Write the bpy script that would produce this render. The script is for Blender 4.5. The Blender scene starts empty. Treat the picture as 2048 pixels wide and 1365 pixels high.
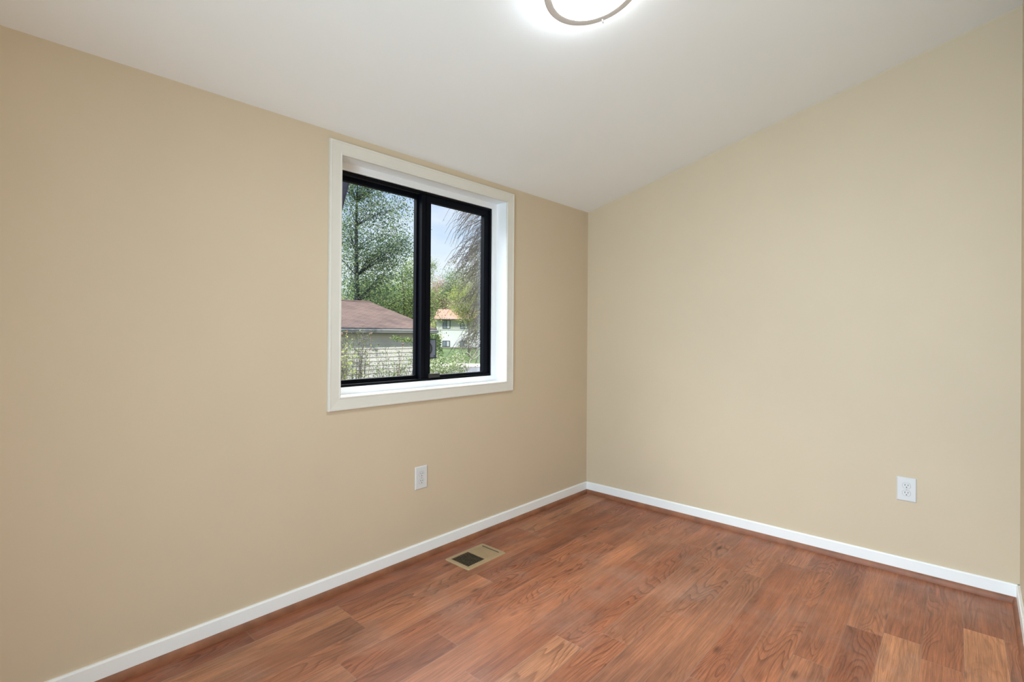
import bpy, math, random
from math import sin, cos, pi, sqrt, atan2, radians
from mathutils import Vector, Matrix, noise as mnoise
C = bpy.context.scene.collection
SC = bpy.context.scene

# ------------------------------------------------------------------ camera
cd = bpy.data.cameras.new('camera'); cam = bpy.data.objects.new('camera', cd); C.objects.link(cam)
cd.sensor_width = 36; cd.sensor_fit = 'HORIZONTAL'; cd.lens = 1019.33 / 2048 * 36
cd.shift_y = -18.03 / 2048; cd.clip_start = 0.02; cd.clip_end = 400
YAW, PIT, ROL = 0.8317, 0.0022, 0.0071
CAM = Vector((-3.3732, -2.2707, 1.25))
fw = Vector((sin(YAW) * cos(PIT), cos(YAW) * cos(PIT), sin(PIT)))
r0 = fw.cross(Vector((0, 0, 1))).normalized(); u0 = r0.cross(fw)
rr = cos(ROL) * r0 + sin(ROL) * u0; uu = -sin(ROL) * r0 + cos(ROL) * u0
cam.matrix_world = Matrix(((rr.x, uu.x, -fw.x, CAM.x), (rr.y, uu.y, -fw.y, CAM.y), (rr.z, uu.z, -fw.z, CAM.z), (0, 0, 0, 1)))
SC.camera = cam

# ------------------------------------------------------------------ exposure, sky, sun
vs = SC.view_settings
vs.view_transform = 'Standard'; vs.look = 'None'; vs.exposure = 0.1; vs.gamma = 1; vs.use_curve_mapping = False
LAMP = 64.0
DOOR_FILL = 57.0        # added fill light, shining in through an added door behind the camera
SUN = 2.9

W = bpy.data.worlds.new('sky'); SC.world = W; W.use_nodes = True
nt = W.node_tree; nt.nodes.clear()
def N(t, ty, **k):
    n = t.nodes.new(ty)
    for a, b in k.items(): setattr(n, a, b)
    return n
def ramp(t, stops, src=None, interp='LINEAR'):
    n = t.nodes.new('ShaderNodeValToRGB'); n.color_ramp.interpolation = interp
    e = n.color_ramp.elements
    e[0].position, e[0].color = stops[0][0], (*stops[0][1], 1)
    e[1].position, e[1].color = stops[-1][0], (*stops[-1][1], 1)
    for p, c in stops[1:-1]:
        x = e.new(p); x.color = (*c, 1)
    if src is not None: t.links.new(src, n.inputs[0])
    return n
tc = N(nt, 'ShaderNodeTexCoord'); sx = N(nt, 'ShaderNodeSeparateXYZ'); nt.links.new(tc.outputs['Generated'], sx.inputs[0])
base = ramp(nt, [(0, (.80, .86, .93)), (.13, (.86, .93, 1.0)), (.19, (.62, .78, .99)), (.25, (.36, .56, .92)), (1, (.16, .32, .75))], sx.outputs['Z'])
nz = N(nt, 'ShaderNodeTexNoise'); nz.inputs['Scale'].default_value = 3.2; nz.inputs['Detail'].default_value = 6
mp = N(nt, 'ShaderNodeMapping'); mp.inputs['Scale'].default_value = (1, 1, 2.6)
nt.links.new(tc.outputs['Generated'], mp.inputs[0]); nt.links.new(mp.outputs[0], nz.inputs['Vector'])
cl = ramp(nt, [(.52, (0, 0, 0)), (.72, (1, 1, 1))], nz.outputs['Fac'])
# extra-bright sky added above the view to boost daylight on sill and floor
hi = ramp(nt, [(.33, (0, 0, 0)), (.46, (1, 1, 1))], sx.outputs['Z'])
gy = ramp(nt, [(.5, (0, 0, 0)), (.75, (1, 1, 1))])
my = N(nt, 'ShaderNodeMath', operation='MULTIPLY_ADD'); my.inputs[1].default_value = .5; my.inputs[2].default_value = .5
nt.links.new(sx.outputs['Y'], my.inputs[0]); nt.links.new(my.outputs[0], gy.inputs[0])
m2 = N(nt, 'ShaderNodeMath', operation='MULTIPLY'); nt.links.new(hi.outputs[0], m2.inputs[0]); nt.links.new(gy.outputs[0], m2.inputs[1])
mixc = N(nt, 'ShaderNodeMixRGB'); mixc.inputs[2].default_value = (.95, .98, 1.05, 1)
nt.links.new(cl.outputs[0], mixc.inputs[0]); nt.links.new(base.outputs[0], mixc.inputs[1])
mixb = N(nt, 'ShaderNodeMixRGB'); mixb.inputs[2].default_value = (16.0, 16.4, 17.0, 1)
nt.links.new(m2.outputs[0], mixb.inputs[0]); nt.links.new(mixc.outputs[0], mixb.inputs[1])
bg = N(nt, 'ShaderNodeBackground'); wo = N(nt, 'ShaderNodeOutputWorld'); bg.inputs[1].default_value = 1.0
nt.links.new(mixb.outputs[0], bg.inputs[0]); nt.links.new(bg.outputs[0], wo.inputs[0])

sl = bpy.data.lights.new('sun', 'SUN'); so = bpy.data.objects.new('sun', sl); C.objects.link(so)
sl.energy = SUN; sl.angle = radians(.6); sl.color = (1, .95, .86)
so.rotation_euler = Vector((.30, .75, -.72)).to_track_quat('-Z', 'Y').to_euler()
# added fill lamp outside an added glazed door, unseen behind the camera
DY0, DY1, DZ1 = -2.30, -1.10, 2.05
al = bpy.data.lights.new('added_fill_light', 'AREA'); ao = bpy.data.objects.new('added_fill_light', al); C.objects.link(ao)
al.shape = 'RECTANGLE'; al.size = DZ1 - .15; al.size_y = DY1 - DY0 - .1; al.energy = DOOR_FILL; al.color = (.75, .955, 1.16); al.spread = radians(132)
ao.location = (-4.15 - .26, (DY0 + DY1) / 2, DZ1 / 2 + .03); ao.rotation_euler = (0, -pi / 2, 0)

# ------------------------------------------------------------------ helpers
class MB:
    def __init__(s): s.v = []; s.f = []
    def add(s, vs, fs):
        b = len(s.v); s.v += [tuple(v) for v in vs]; s.f += [tuple(i + b for i in f) for f in fs]; return s
    def box(s, x0, x1, y0, y1, z0, z1):
        v = [(x, y, z) for z in (z0, z1) for y in (y0, y1) for x in (x0, x1)]
        return s.add(v, [(0, 2, 3, 1), (4, 5, 7, 6), (0, 1, 5, 4), (2, 6, 7, 3), (0, 4, 6, 2), (1, 3, 7, 5)])
    def prism(s, prof, axis, a, b):
        # closed polygon of (p,q) swept along an axis
        n = len(prof)
        def pt(t, p, q): return {'x': (t, p, q), 'y': (p, t, q), 'z': (p, q, t)}[axis]
        v = [pt(a, *k) for k in prof] + [pt(b, *k) for k in prof]
        f = [(i, (i + 1) % n, n + (i + 1) % n, n + i) for i in range(n)] + [tuple(range(n))[::-1], tuple(range(n, 2 * n))]
        return s.add(v, f)
    def tube(s, pts, rad, n=6):
        P = [Vector(p) for p in pts]; b = len(s.v)
        if not hasattr(rad, '__len__'): rad = [rad] * len(P)
        for i, p in enumerate(P):
            t = (P[min(i + 1, len(P) - 1)] - P[max(i - 1, 0)]).normalized()
            a = t.cross(Vector((0, 0, 1)) if abs(t.z) < .9 else Vector((1, 0, 0))).normalized(); c = t.cross(a)
            for k in range(n):
                w = 2 * pi * k / n; s.v.append(tuple(p + rad[i] * (cos(w) * a + sin(w) * c)))
        for i in range(len(P) - 1):
            for k in range(n):
                s.f.append((b + i * n + k, b + i * n + (k + 1) % n, b + (i + 1) * n + (k + 1) % n, b + (i + 1) * n + k))
        s.f.append(tuple(b + k for k in range(n))[::-1]); s.f.append(tuple(b + (len(P) - 1) * n + k for k in range(n)))
        return s
    def lathe(s, prof, n=64, closed=False):
        # (radius, z) profile about local z
        b = len(s.v); m = len(prof)
        for k in range(n):
            w = 2 * pi * k / n
            for r, z in prof: s.v.append((r * cos(w), r * sin(w), z))
        for k in range(n):
            k2 = (k + 1) % n
            for i in range(m if closed else m - 1):
                j = (i + 1) % m
                s.f.append((b + k * m + i, b + k2 * m + i, b + k2 * m + j, b + k * m + j))
        return s
    def sweep(s, prof, x0, x1, z0, z1):
        # mitred picture frame round a rectangle in the x-z plane; prof = closed loop of (inward inset, y)
        b = len(s.v); m = len(prof)
        for (cx, cz, dx, dz) in ((x0, z0, 1, 1), (x1, z0, -1, 1), (x1, z1, -1, -1), (x0, z1, 1, -1)):
            for o, y in prof: s.v.append((cx + dx * o, y, cz + dz * o))
        for k in range(4):
            for i in range(m):
                j = (i + 1) % m; k2 = (k + 1) % 4
                s.f.append((b + k * m + i, b + k2 * m + i, b + k2 * m + j, b + k * m + j))
        return s
    def build(s, name, mat, parent=None, smooth=False, bevel=0, loc=None):
        me = bpy.data.meshes.new(name); me.from_pydata(s.v, [], s.f); me.update()
        o = bpy.data.objects.new(name, me); C.objects.link(o)
        for m in (mat if isinstance(mat, list) else [mat]): me.materials.append(m)
        import bmesh
        bm = bmesh.new(); bm.from_mesh(me); bmesh.ops.recalc_face_normals(bm, faces=bm.faces); bm.to_mesh(me); bm.free()
        if smooth:
            for p in me.polygons: p.use_smooth = True
        if bevel:
            md = o.modifiers.new('bevel', 'BEVEL'); md.width = bevel; md.segments = 2; md.limit_method = 'ANGLE'; md.angle_limit = radians(40)
        if parent: o.parent = parent
        if loc: o.location = loc
        return o
def empty(name, loc=(0, 0, 0), rz=0):
    o = bpy.data.objects.new(name, None); C.objects.link(o); o.location = loc; o.rotation_euler = (0, 0, rz); o.empty_display_size = .05; return o
def tag(o, label=None, cat=None, group=None, kind=None):
    if label: o['label'] = label
    if cat: o['category'] = cat
    if group: o['group'] = group
    if kind: o['kind'] = kind
    return o

# ------------------------------------------------------------------ materials
def mat(name, col, rough=.5, metal=0, spec=.5, var=0, vscale=5, bump=0, bscale=200, emit=None, estr=0, trans=0):
    m = bpy.data.materials.new(name); m.use_nodes = True; t = m.node_tree; b = t.nodes['Principled BSDF']
    b.inputs['Base Color'].default_value = (*col, 1); b.inputs['Roughness'].default_value = rough
    b.inputs['Metallic'].default_value = metal; b.inputs['Specular IOR Level'].default_value = spec
    c = N(t, 'ShaderNodeTexCoord')
    if var:
        n = N(t, 'ShaderNodeTexNoise'); n.inputs['Scale'].default_value = vscale; n.inputs['Detail'].default_value = 5
        t.links.new(c.outputs['Object'], n.inputs['Vector'])
        r = ramp(t, [(.3, tuple(x * (1 - var) for x in col)), (.7, tuple(min(1, x * (1 + var)) for x in col))], n.outputs['Fac'])
        t.links.new(r.outputs[0], b.inputs['Base Color'])
    if bump:
        n = N(t, 'ShaderNodeTexNoise'); n.inputs['Scale'].default_value = bscale; n.inputs['Detail'].default_value = 3
        t.links.new(c.outputs['Object'], n.inputs['Vector'])
        bp = N(t, 'ShaderNodeBump'); bp.inputs['Strength'].default_value = bump; bp.inputs['Distance'].default_value = .002
        t.links.new(n.outputs['Fac'], bp.inputs['Height']); t.links.new(bp.outputs[0], b.inputs['Normal'])
    if emit:
        b.inputs['Emission Color'].default_value = (*emit, 1); b.inputs['Emission Strength'].default_value = estr
    return m
WALLC = (.635, .522, .368)
M = dict(
    wall=mat('beige_wall_paint', WALLC, .55, spec=.35, var=.012, vscale=3, bump=.08, bscale=260),
    ceil=mat('white_ceiling_paint', (.895, .91, .89), .8, spec=.2, var=.01, vscale=2, bump=.05, bscale=200),
    trim=mat('white_trim_paint', (.90, .90, .875), .35, spec=.5, var=.01, vscale=8),
    casing=mat('off_white_casing_paint', (.72, .69, .61), .4, spec=.35, var=.015, vscale=10),
    jamb=mat('white_jamb_paint', (.87, .88, .88), .4, var=.01, vscale=9),
    black=mat('black_anodised_metal', (.002, .0024, .0035), .5, spec=.12),
    blackrub=mat('black_sash_finish', (.0015, .0022, .005), .55, spec=.10),
    latch=mat('dark_grey_latch', (.016, .015, .014), .55),
    dark=mat('dark_slot', (.006, .005, .004), .8),
    groove=mat('grey_groove', (.36, .36, .35), .6),
    plastic=mat('white_outlet_plastic', (.68, .68, .665), .3, spec=.5, var=.008, vscale=20),
    screw=mat('screw_metal', (.5, .5, .48), .4, metal=.6),
    nickel=mat('brushed_nickel', (.60, .56, .51), .5, metal=.4, var=.03, vscale=30),
    clipm=mat('pale_clip_metal', (.8, .76, .72), .25, metal=.6),
    vent=mat('tan_enamel_metal', (.40, .285, .16), .42, var=.03, vscale=20),
    shoe=mat('red_brown_shoe_moulding', (.27, .105, .05), .5, var=.22, vscale=14),
    siding=mat('cream_lap_siding', (.80, .77, .70), .7, spec=.03, var=.05, vscale=2.5),
    fascia=mat('grey_fascia_paint', (.34, .34, .32), .6, var=.04, vscale=3),
    gutter=mat('white_gutter_metal', (.72, .74, .74), .4),
    shingle_end=mat('dark_roof_edge', (.10, .085, .08), .8),
    bark=mat('grey_brown_bark', (.15, .13, .12), .9, spec=.03, var=.3, vscale=6, bump=.5, bscale=30),
    darkbark=mat('dark_grey_bark', (.05, .05, .07), .9, spec=.03, var=.3, vscale=6),
    twigbark=mat('grey_twig_bark', (.10, .09, .10), .9, spec=.03, var=.25, vscale=6),
    palebark=mat('pale_twig_bark', (.42, .38, .32), .9, var=.2, vscale=6),
    rwhite=mat('white_painted_brick', (.80, .79, .77), .8, spec=.03, var=.02, vscale=1),
    rgrey=mat('grey_upper_cladding', (.50, .50, .46), .8, spec=.03, var=.03, vscale=1),
    roof2=mat('orange_brown_shingles', (.28, .145, .108), .85, spec=.03, var=.14, vscale=1.2),
    win2=mat('dark_window_frame', (.05, .05, .055), .5),
    pane2=mat('blue_grey_window_glass', (.20, .25, .30), .12, spec=.8, var=.25, vscale=.8),
    curtain=mat('pale_window_curtain', (.55, .57, .58), .9),
    lawn=mat('lawn_grass', (.062, .090, .034), .95, spec=.03, var=.25, vscale=1.2, bump=.6, bscale=12),
    yard=mat('yard_ground', (.05, .05, .028), .95, spec=.03, var=.3, vscale=1.5),
    walk=mat('pale_concrete', (.32, .285, .26), .9, spec=.03, var=.05, vscale=2),
    road=mat('grey_asphalt', (.12, .12, .13), .9, spec=.03, var=.08, vscale=3),
    flower=mat('dried_flower_brown', (.30, .20, .15), .9, var=.2, vscale=30),
    stick=mat('blue_grey_sticker_film', (.15, .175, .22), .35),
    stickd=mat('dark_sticker_print', (.018, .03, .038), .4),
    stickm=mat('muted_green_grey_print', (.10, .14, .14), .4),
)
# diffuser
m = mat('lit_frosted_glass', (.9, .9, .88), .4, emit=(.88, .985, 1.10), estr=LAMP); M['diff'] = m
# glass
def glass(name, tint):
    m = bpy.data.materials.new(name); m.use_nodes = True; t = m.node_tree; t.nodes.clear()
    o = N(t, 'ShaderNodeOutputMaterial'); mx = N(t, 'ShaderNodeMixShader'); a = N(t, 'ShaderNodeBsdfTransparent'); b = N(t, 'ShaderNodeBsdfGlossy')
    a.inputs[0].default_value = (*tint, 1); b.inputs['Roughness'].default_value = .02
    fr = N(t, 'ShaderNodeFresnel'); fr.inputs[0].default_value = 1.45
    ml = N(t, 'ShaderNodeMath', operation='MULTIPLY'); ml.inputs[1].default_value = .22
    t.links.new(fr.outputs[0], ml.inputs[0]); t.links.new(ml.outputs[0], mx.inputs[0])
    t.links.new(a.outputs[0], mx.inputs[1]); t.links.new(b.outputs[0], mx.inputs[2]); t.links.new(mx.outputs[0], o.inputs[0]); return m
M['glass'] = glass('window_glass', (.965, .985, .985))
# shingles
def shingle(name, c1, c2):
    m = bpy.data.materials.new(name); m.use_nodes = True; t = m.node_tree; b = t.nodes['Principled BSDF']; b.inputs['Roughness'].default_value = .9; b.inputs['Specular IOR Level'].default_value = .03
    c = N(t, 'ShaderNodeTexCoord'); br = N(t, 'ShaderNodeTexBrick'); br.inputs['Scale'].default_value = 1
    br.inputs['Brick Width'].default_value = .32; br.inputs['Row Height'].default_value = .14; br.inputs['Mortar Size'].default_value = .012
    br.inputs['Color1'].default_value = (*c1, 1); br.inputs['Color2'].default_value = (*c2, 1); br.inputs['Mortar'].default_value = (c1[0] * .45, c1[1] * .45, c1[2] * .45, 1)
    t.links.new(c.outputs['Object'], br.inputs['Vector'])
    n = N(t, 'ShaderNodeTexNoise'); n.inputs['Scale'].default_value = 1.5; n.inputs['Detail'].default_value = 6; t.links.new(c.outputs['Object'], n.inputs['Vector'])
    r = ramp(t, [(.3, (.72, .72, .74)), (.7, (1.15, 1.12, 1.1))], n.outputs['Fac'])
    mx = N(t, 'ShaderNodeMixRGB', blend_type='MULTIPLY'); mx.inputs[0].default_value = 1
    t.links.new(br.outputs[0], mx.inputs[1]); t.links.new(r.outputs[0], mx.inputs[2]); t.links.new(mx.outputs[0], b.inputs['Base Color']); return m
M['shingle'] = shingle('brown_roof_shingles', (.135, .090, .074), (.110, .076, .066))
# leaves: colour varies from leaf to leaf (value noise attribute per face corner)
def leafmat(name, a, b_, c_=None):
    m = bpy.data.materials.new(name); m.use_nodes = True; t = m.node_tree; t.nodes.clear()
    o = N(t, 'ShaderNodeOutputMaterial'); at = N(t, 'ShaderNodeAttribute', attribute_name='tone')
    st = [(0, a), (1, b_)] if not c_ else [(0, a), (.6, b_), (1, c_)]
    r = ramp(t, st, at.outputs['Fac'])
    d = N(t, 'ShaderNodeBsdfDiffuse'); tr = N(t, 'ShaderNodeBsdfTranslucent'); mx = N(t, 'ShaderNodeMixShader'); mx.inputs[0].default_value = .4
    t.links.new(r.outputs[0], d.inputs[0]); t.links.new(r.outputs[0], tr.inputs[0]); t.links.new(d.outputs[0], mx.inputs[1]); t.links.new(tr.outputs[0], mx.inputs[2]); t.links.new(mx.outputs[0], o.inputs[0]); return m
# floor planks
def floormat():
    m = bpy.data.materials.new('red_brown_wood_planks'); m.use_nodes = True; t = m.node_tree; b = t.nodes['Principled BSDF']
    L = t.links.new
    uv = N(t, 'ShaderNodeUVMap', uv_map='plank'); s = N(t, 'ShaderNodeSeparateXYZ'); L(uv.outputs[0], s.inputs[0])
    at = N(t, 'ShaderNodeAttribute', attribute_name='tone'); a = N(t, 'ShaderNodeSeparateColor'); L(at.outputs['Color'], a.inputs[0])
    def mth(op, x, y=None, z=None):
        n = N(t, 'ShaderNodeMath', operation=op)
        for i, q in enumerate((x, y, z)):
            if q is None: continue
            if isinstance(q, (int, float)): n.inputs[i].default_value = q
            else: L(q, n.inputs[i])
        return n.outputs[0]
    U, V = s.outputs[0], s.outputs[1]; R1, R2, R3 = a.outputs[0], a.outputs[1], a.outputs[2]
    def vec(ku, kv, off):
        c = N(t, 'ShaderNodeCombineXYZ'); L(mth('MULTIPLY', U, ku), c.inputs[0]); L(mth('MULTIPLY', V, kv), c.inputs[1]); L(mth('MULTIPLY', off, 97.0), c.inputs[2]); return c.outputs[0]
    def noi(v, sc, det=3, rough=.5, dist=0):
        n = N(t, 'ShaderNodeTexNoise'); n.inputs['Scale'].default_value = sc; n.inputs['Detail'].default_value = det; n.inputs['Roughness'].default_value = rough; n.inputs['Distortion'].default_value = dist
        L(v, n.inputs['Vector']); return n.outputs['Fac']
    # cathedral figure: contour lines of a stretched field with a parabola across the plank
    fld = noi(vec(1.3, 7.0, R1), 1.0, 2, .45, .25)
    vc = mth('SUBTRACT', V, .063); par = mth('MULTIPLY', mth('MULTIPLY', vc, vc), mth('MULTIPLY_ADD', R2, 500, 60))
    drift = mth('MULTIPLY', U, mth('MULTIPLY_ADD', R3, 7.0, 2.0))
    ph = mth('ADD', mth('ADD', mth('MULTIPLY', fld, 20.0), par), drift)
    fr = mth('FRACT', ph)
    line = ramp(t, [(0, (0, 0, 0)), (.55, (.08, .08, .08)), (.86, (.9, .9, .9)), (.94, (1, 1, 1)), (1, (0, 0, 0))], fr).outputs[0]
    # figure shows on part of each board only
    where = ramp(t, [(.44, (0, 0, 0)), (.62, (1, 1, 1))], noi(vec(1.1, 6.0, R2), 1.0, 2)).outputs[0]
    fibre = noi(vec(9, 420, R3), 1.0, 2, .6)
    fibre2 = noi(vec(3.0, 90, R1), 1.0, 3, .6)
    cloud = noi(vec(2.6, 9, R2), 1.0, 4, .6)
    fine = noi(vec(260, 500, R1), 1.0, 1)
    basec = ramp(t, [(0, (.30, .100, .046)), (.35, (.37, .135, .064)), (.62, (.43, .170, .083)), (.82, (.34, .138, .072)), (1, (.50, .222, .108))], R1).outputs[0]
    def mul(c1, lo, hi, f, p0=.3, p1=.7):
        r = ramp(t, [(p0, lo), (p1, hi)], f); x = N(t, 'ShaderNodeMixRGB', blend_type='MULTIPLY'); x.inputs[0].default_value = 1; L(c1, x.inputs[1]); L(r.outputs[0], x.inputs[2]); return x.outputs[0]
    c = mul(basec, (.68, .67, .70), (1.20, 1.18, 1.12), cloud)
    c = mul(c, (.76, .75, .74), (1.18, 1.18, 1.18), fibre)
    c = mul(c, (.78, .77, .76), (1.17, 1.17, 1.17), fibre2)
    c = mul(c, (.93, .93, .93), (1.06, 1.06, 1.06), fine)
    x = N(t, 'ShaderNodeMixRGB', blend_type='MULTIPLY'); x.inputs[2].default_value = (.52, .46, .43, 1)
    L(mth('MULTIPLY', mth('MULTIPLY', line, where), .85), x.inputs[0]); L(c, x.inputs[1]); c = x.outputs[0]
    # knots
    vo = N(t, 'ShaderNodeTexVoronoi'); vo.inputs['Scale'].default_value = 1.0; L(vec(3.2, 9.0, R3), vo.inputs['Vector'])
    kn = ramp(t, [(.04, (1, 1, 1)), (.15, (0, 0, 0))], vo.outputs['Distance']).outputs[0]
    sep = N(t, 'ShaderNodeSeparateColor'); L(vo.outputs['Color'], sep.inputs[0])
    on = mth('GREATER_THAN', sep.outputs[0], .60)
    x = N(t, 'ShaderNodeMixRGB', blend_type='MULTIPLY'); x.inputs[2].default_value = (.34, .31, .30, 1)
    L(mth('MULTIPLY', kn, on), x.inputs[0]); L(c, x.inputs[1]); c = x.outputs[0]
    # worn dusty patches across the boards
    tc2 = N(t, 'ShaderNodeTexCoord')
    du = noi(tc2.outputs['Object'], 2.6, 6, .65)
    x = N(t, 'ShaderNodeMixRGB'); x.inputs[2].default_value = (.42, .31, .25, 1); L(ramp(t, [(.50, (0, 0, 0)), (.80, (.42, .42, .42))], du).outputs[0], x.inputs[0]); L(c, x.inputs[1]); c = x.outputs[0]
    # seams
    ev = mth('MINIMUM', V, mth('SUBTRACT', .1265, V)); eu = mth('MINIMUM', U, mth('SUBTRACT', 1.26, U)); e = mth('MINIMUM', ev, eu)
    seam = ramp(t, [(0, (1, 1, 1)), (1, (0, 0, 0))], mth('MULTIPLY', e, 600)).outputs[0]
    pale = ramp(t, [(0, (0, 0, 0)), (.35, (1, 1, 1)), (.7, (1, 1, 1)), (1, (0, 0, 0))], mth('MULTIPLY', e, 400)).outputs[0]  # pale rim: bevel glint painted into the colour along board edges
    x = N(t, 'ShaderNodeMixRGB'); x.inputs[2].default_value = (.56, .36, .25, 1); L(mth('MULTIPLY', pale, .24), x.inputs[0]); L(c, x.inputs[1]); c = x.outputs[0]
    x = N(t, 'ShaderNodeMixRGB'); x.inputs[2].default_value = (.10, .04, .025, 1); L(mth('MULTIPLY', ramp(t, [(0, (1, 1, 1)), (1, (0, 0, 0))], mth('MULTIPLY', e, 1100)).outputs[0], .8), x.inputs[0]); L(c, x.inputs[1]); c = x.outputs[0]
    L(c, b.inputs['Base Color'])
    L(mth('MULTIPLY_ADD', fibre2, .12, .40), b.inputs['Roughness']); b.inputs['Specular IOR Level'].default_value = .52
    h = mth('ADD', mth('MULTIPLY', fibre, .25), mth('ADD', mth('MULTIPLY', fine, .25), mth('MULTIPLY', mth('MINIMUM', mth('MULTIPLY', e, 500), 1.0), .35)))
    bp = N(t, 'ShaderNodeBump'); bp.inputs['Strength'].default_value = .35; bp.inputs['Distance'].default_value = .0012; L(h, bp.inputs['Height']); L(bp.outputs[0], b.inputs['Normal'])
    return m
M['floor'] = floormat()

# ------------------------------------------------------------------ room shell
XL, YB = -4.15, -2.425          # far left end, back wall
Z0, SL = 2.207, .2476           # ceiling height at the window wall and its rise toward the back
T = .15
def zc(y): return Z0 - SL * y
st = lambda o: tag(o, kind='structure')
# floor as individual printed boards in one mesh
def floor():
    rnd = random.Random(5); v = []; f = []; uvs = []; cols = []
    known = {0: -.422, 3: -.563, 5: -.286, 6: -1.15, 7: -.765, 8: -.726, 9: -.84, 10: -.45, 11: -.452, -1: -2.09, -3: -2.006, -4: -1.126, -5: -1.54, -6: -2.19}
    w, L, sl = .1265, 1.26, .02
    for k in range(-9, 13):
        x = known.get(k, rnd.uniform(-1.3, 0))
        while x < .3: x += L
        while x > -4.5:
            xa, xb = x - L, x
            if xa < .12:
                pts = []
                for (X, kk) in ((xa, k + 1), (xb, k + 1), (xb, k), (xa, k)):
                    pts.append((X, -.98 - w * kk + sl * (X + 1), 0))
                u = [0, L, L, 0]; vv = [0, 0, w, w]
                # trim to the room
                q = []
                for (P, uu_, v_) in zip(pts, u, vv):
                    X = min(max(P[0], XL - .05), .05); q.append(((X, P[1] + sl * (X - P[0]), 0), uu_ + (X - P[0]), v_))
                b = len(v); v += [a[0] for a in q]; f.append((b, b + 1, b + 2, b + 3)); uvs += [(a[1], a[2]) for a in q]
                c = (rnd.random(), rnd.random(), rnd.random(), 1); cols += [c] * 4
            x -= L
    me = bpy.data.meshes.new('floor'); me.from_pydata(v, [], f); me.update()
    me.uv_layers.new(name='plank'); me.color_attributes.new('tone', 'FLOAT_COLOR', 'CORNER')
    ul = me.uv_layers['plank']; ca = me.color_attributes['tone']
    for i in range(len(uvs)): ul.data[i].uv = uvs[i]; ca.data[i].color = cols[i]
    me.materials.append(M['floor']); o = bpy.data.objects.new('floor', me); C.objects.link(o); return o
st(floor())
OX0, OX1, OZ0, OZ1 = -2.116, -.944, .934, 2.104       # clear opening inside the jamb
jt = .015
wx0, wx1, wz0, wz1 = OX0 - jt, OX1 + jt, OZ0 - jt, OZ1 + jt
w = MB(); WT = .2
w.box(XL - T, wx0, 0, WT, -.1, Z0 + .02); w.box(wx1, T, 0, WT, -.1, Z0 + .02); w.box(wx0, wx1, 0, WT, -.1, wz0); w.box(wx0, wx1, 0, WT, wz1, Z0 + .02)
st(w.build('wall_left', M['wall']))
w = MB(); w.prism([(0, -.1), (0, zc(0) + .02), (YB, zc(YB) + .02), (YB, -.1)], 'x', 0, T); st(w.build('wall_right', M['wall']))
w = MB()
w.prism([(0, -.1), (0, zc(0) + .02), (DY1, zc(DY1) + .02), (DY1, -.1)], 'x', XL - T, XL)
w.prism([(DY0, -.1), (DY0, zc(DY0) + .02), (YB, zc(YB) + .02), (YB, -.1)], 'x', XL - T, XL)
w.prism([(DY1, DZ1), (DY1, zc(DY1) + .02), (DY0, zc(DY0) + .02), (DY0, DZ1)], 'x', XL - T, XL); w.prism([(DY1, -.1), (DY1, 0), (DY0, 0), (DY0, -.1)], 'x', XL - T, XL)
st(w.build('wall_near', M['wall']))
dd = tag(empty('added_door_1', (XL, (DY0 + DY1) / 2, 0)), kind='structure')  # unseen glazed door, added to let the fill light in
hw = (DY1 - DY0) / 2
w = MB()
for a, b_ in ((-hw, -hw + .05), (hw - .05, hw), (-.04, .04)): w.box(-.11, -.05, a, b_, 0, DZ1)
w.box(-.11, -.05, -hw + .05, hw - .05, 0, .09); w.box(-.11, -.05, -hw + .05, hw - .05, DZ1 - .06, DZ1); w.build('added_door_frame', M['trim'], dd)
for a in (-hw + .045, .035): g = MB(); g.box(-.082, -.078, a, a + hw - .08, .085, DZ1 - .055); g.build('glass_pane', M['glass'], dd)
w = MB(); w.box(-.002, .012, -hw - .06, -hw, 0, DZ1 + .06); w.box(-.002, .012, hw, hw + .06, 0, DZ1 + .06); w.box(-.002, .012, -hw, hw, DZ1, DZ1 + .06); w.build('casing', M['trim'], dd)
w = MB(); w.box(XL - T, T, YB - T, YB, -.1, zc(YB) + .02); st(w.build('wall_back', M['wall']))
w = MB(); w.prism([(WT, zc(WT)), (WT, zc(WT) + .2), (YB - T, zc(YB - T) + .2), (YB - T, zc(YB - T))], 'x', XL - T, T); st(w.build('ceiling', M['ceil']))
w = MB(); w.box(XL - T, T, YB - T, WT, -.14, -.1); st(w.build('subfloor', M['yard']))
# baseboards with quarter-round shoe
BH, BT = .087, .012
def bprof(sx):   # sx: sign of inward direction
    return [(0, 0), (sx * BT, 0), (sx * BT, BH - .006), (sx * (BT - .004), BH), (0, BH)]
def sprof(sx):
    a = BT; R, H = .014, .029
    return [(sx * a, 0)] + [(sx * (a + R * cos(t)), H * sin(t)) for t in [i * pi / 2 / 7 for i in range(8)]]
def bases(name, n, axis, wallc, sx, a, b):
    m_ = MB(); m_.prism([(wallc + p, z) for p, z in bprof(sx)], axis, a, b); st(m_.build('baseboard_' + name, M['trim']))
    m_ = MB(); m_.prism([(wallc + p, z) for p, z in sprof(sx)], axis, a, b); st(m_.build('trim_%d' % n, M['shoe'], smooth=False))
bases('left', 2, 'x', 0, -1, XL - .01, .01)
bases('right', 3, 'y', 0, -1, YB - .01, .01)
bases('back', 4, 'x', YB, 1, XL - .01, .01)
bases('near', 5, 'y', XL, 1, YB, DY0 - .061)
bases('near', 6, 'y', XL, 1, DY1 + .061, 0)

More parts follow.
